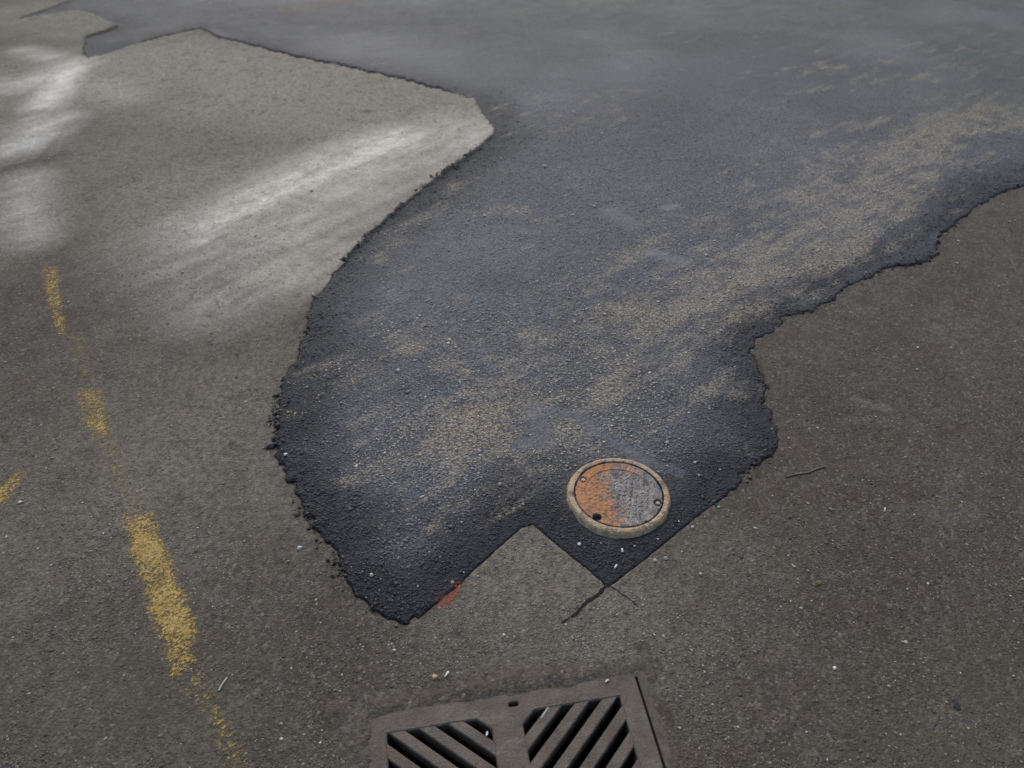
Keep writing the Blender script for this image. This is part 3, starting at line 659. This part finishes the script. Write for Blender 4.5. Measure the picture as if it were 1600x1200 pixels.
# crumbs along the ragged rim
RIM = [tuple(P(*p)) for p in PATCH_PX[30:52]] ; RIM2 = [tuple(P(*p)) for p in PATCH_PX[2:24]]
def along(pts, M, spread):
    q = np.array(pts); L = np.linalg.norm(np.diff(q, axis=0), axis=1); cs = np.concatenate([[0], np.cumsum(L)]); s = rng.uniform(0, cs[-1], M)
    X = np.interp(s, cs, q[:, 0])+rng.normal(0, spread, M); Y = np.interp(s, cs, q[:, 1])+rng.normal(0, spread, M); return X, Y
m_crumb, nt, b = mat('bitumen_crumb'); n = N(nt); o = n.obj(); wv = n.noise(o, 70, 2)
n.lk(n.mix(n.ramp(wv, [(.5,0),(.72,1)]), (.020,.018,.017), (.16,.125,.085)), b.inputs['Base Color']); b.inputs['Roughness'].default_value = .6
X, Y = along(RIM, 1500, .012); X2, Y2 = along(RIM2, 500, .010); X = np.concatenate([X, X2]); Y = np.concatenate([Y, Y2]); k = (fbm(X, Y, 7., 2, 44)+.25*rng.normal(0, 1, X.size) > .08) & not_grate(X, Y) & (np.hypot(X-P(705,922)[0], Y-P(705,922)[1]) > .12)
X, Y = X[k], Y[k]
scatter('rim_crumbs', X, Y, rng.gamma(1.6, .0015, X.size)+.0010, m_crumb, 6, 'dark broken asphalt crumbs along the ragged patch edge', 'crumbs', .75)

# coarse aggregate chips standing proud in the patch surface
m_agg, nt, b = mat('patch_aggregate'); n = N(nt); o = n.obj(); tone = n.attr('tone'); du = n.attr('chipdust'); wo_ = n.attr('chipworn')
col = n.mix(n.ramp(tone, [(0,0),(.7,.5),(1,1)]), n.mix(wo_, (.012,.012,.015), (.105,.105,.112)), n.mix(wo_, (.040,.040,.044), (.37,.36,.35)))
col = n.mix(du, col, n.mix(tone, (.25,.196,.128), (.50,.42,.30)))
n.lk(col, b.inputs['Base Color']); b.inputs['Roughness'].default_value = .62; b.inputs['Specular IOR Level'].default_value = .4
rng = np.random.default_rng(23)
M0 = 230000
Y = .95*(6.2/.95)**rng.uniform(0, 1, M0); X = rng.uniform(-1, 1, M0)*(.70+.56*Y)
sdc = patch_sd(X, Y); k = (sdc > .012) & not_grate(X, Y) & (fbm(X, Y, 20., 3, 97)+.5*rng.normal(0, 1, M0) > -.1) & (rng.uniform(0, 1, M0) > sstep(2.6, 5.6, Y)**.8)
X, Y, sdc = X[k][:72000], Y[k][:72000], sdc[k][:72000]; M = len(X)
wetc = strokes(X, Y, WET_P); k = wetc < rng.uniform(.08, .6, M); X, Y, sdc = X[k], Y[k], sdc[k]; M = len(X)
th_ = math.radians(42); xr = X*math.cos(th_)+Y*math.sin(th_); yr = -X*math.sin(th_)+Y*math.cos(th_)
du = np.clip(2.8*strokes(X, Y, DUST) + 2.6*fbm(xr*.22, yr, 7., 4, 99) + .5*fbm(X, Y, 30., 2, 103) - .90, 0, 1)*np.where(rng.uniform(0, 1, M) < .75, 1, .2)
wn_ = sstep(.02, .30, sdc+.08*fbm(X, Y, 6., 3, 71))*(1-.9*strokes(X, Y, [([(860,810),(951,905),(1060,815)], .035, .05, .9), ([(560,900),(630,945),(740,870)], .02, .07, .6)]))*(1-.35*sstep(3.2, 5.5, Y))
size = (rng.gamma(4., .00042, M)+.0011)*(1+.14*np.clip(Y-1.5, 0, 2.5))
agg = scatter('aggregate_chips', X, Y, size, m_agg, 31, 'gritty stone chips of the black asphalt patch', 'stone chips', .42)
for kk, vv in (('tone', rng.uniform(0, 1, M)), ('chipdust', du), ('chipworn', wn_)):
    at = agg.data.attributes.new(kk, 'FLOAT', 'POINT'); at.data.foreach_set('value', np.repeat(vv, 6).astype(np.float32))
del agg['category']; agg.parent = patch

# small stones showing through the worn binder of the old road
m_ragg, nt, b = mat('road_aggregate'); n = N(nt); o = n.obj(); tone = n.attr('tone'); bg_ = n.noise(o, 6, 4, .6); pl_ = n.attr('chippale')
col = n.mix(tone, (.050,.040,.029), (.145,.122,.090)); col = n.mix(n.ramp(tone, [(.93,0),(.98,.8)]), col, (.34,.30,.24)); col = n.mix(pl_, col, n.mix(tone, (.13,.118,.10), (.34,.31,.27)))
n.lk(col, b.inputs['Base Color']); b.inputs['Roughness'].default_value = .85; b.inputs['Specular IOR Level'].default_value = .25
M0 = 150000; Y = .62*(3.9/.62)**rng.uniform(0, 1, M0); X = rng.uniform(-1, 1, M0)*(.70+.56*Y)
sdc = patch_sd(X, Y); k = (sdc < -.012) & not_grate(X, Y) & (fbm(X, Y, 5., 4, 111)+.35*rng.normal(0, 1, M0) > -.02) & (rng.uniform(0, 1, M0) > sstep(2.0, 3.9, Y))
X, Y = X[k][:48000], Y[k][:48000]; M = len(X)
ragg = scatter('road_stones', X, Y, rng.gamma(3., .00042, M)+.0009, m_ragg, 37, 'small stones showing in the worn old asphalt', 'stones', .22)
for kk, vv in (('tone', rng.uniform(0, 1, M)), ('chippale', .8*strokes(X, Y, PALE))):
    at = ragg.data.attributes.new(kk, 'FLOAT', 'POINT'); at.data.foreach_set('value', np.repeat(vv, 6).astype(np.float32))
del ragg['category']; ragg.parent = road
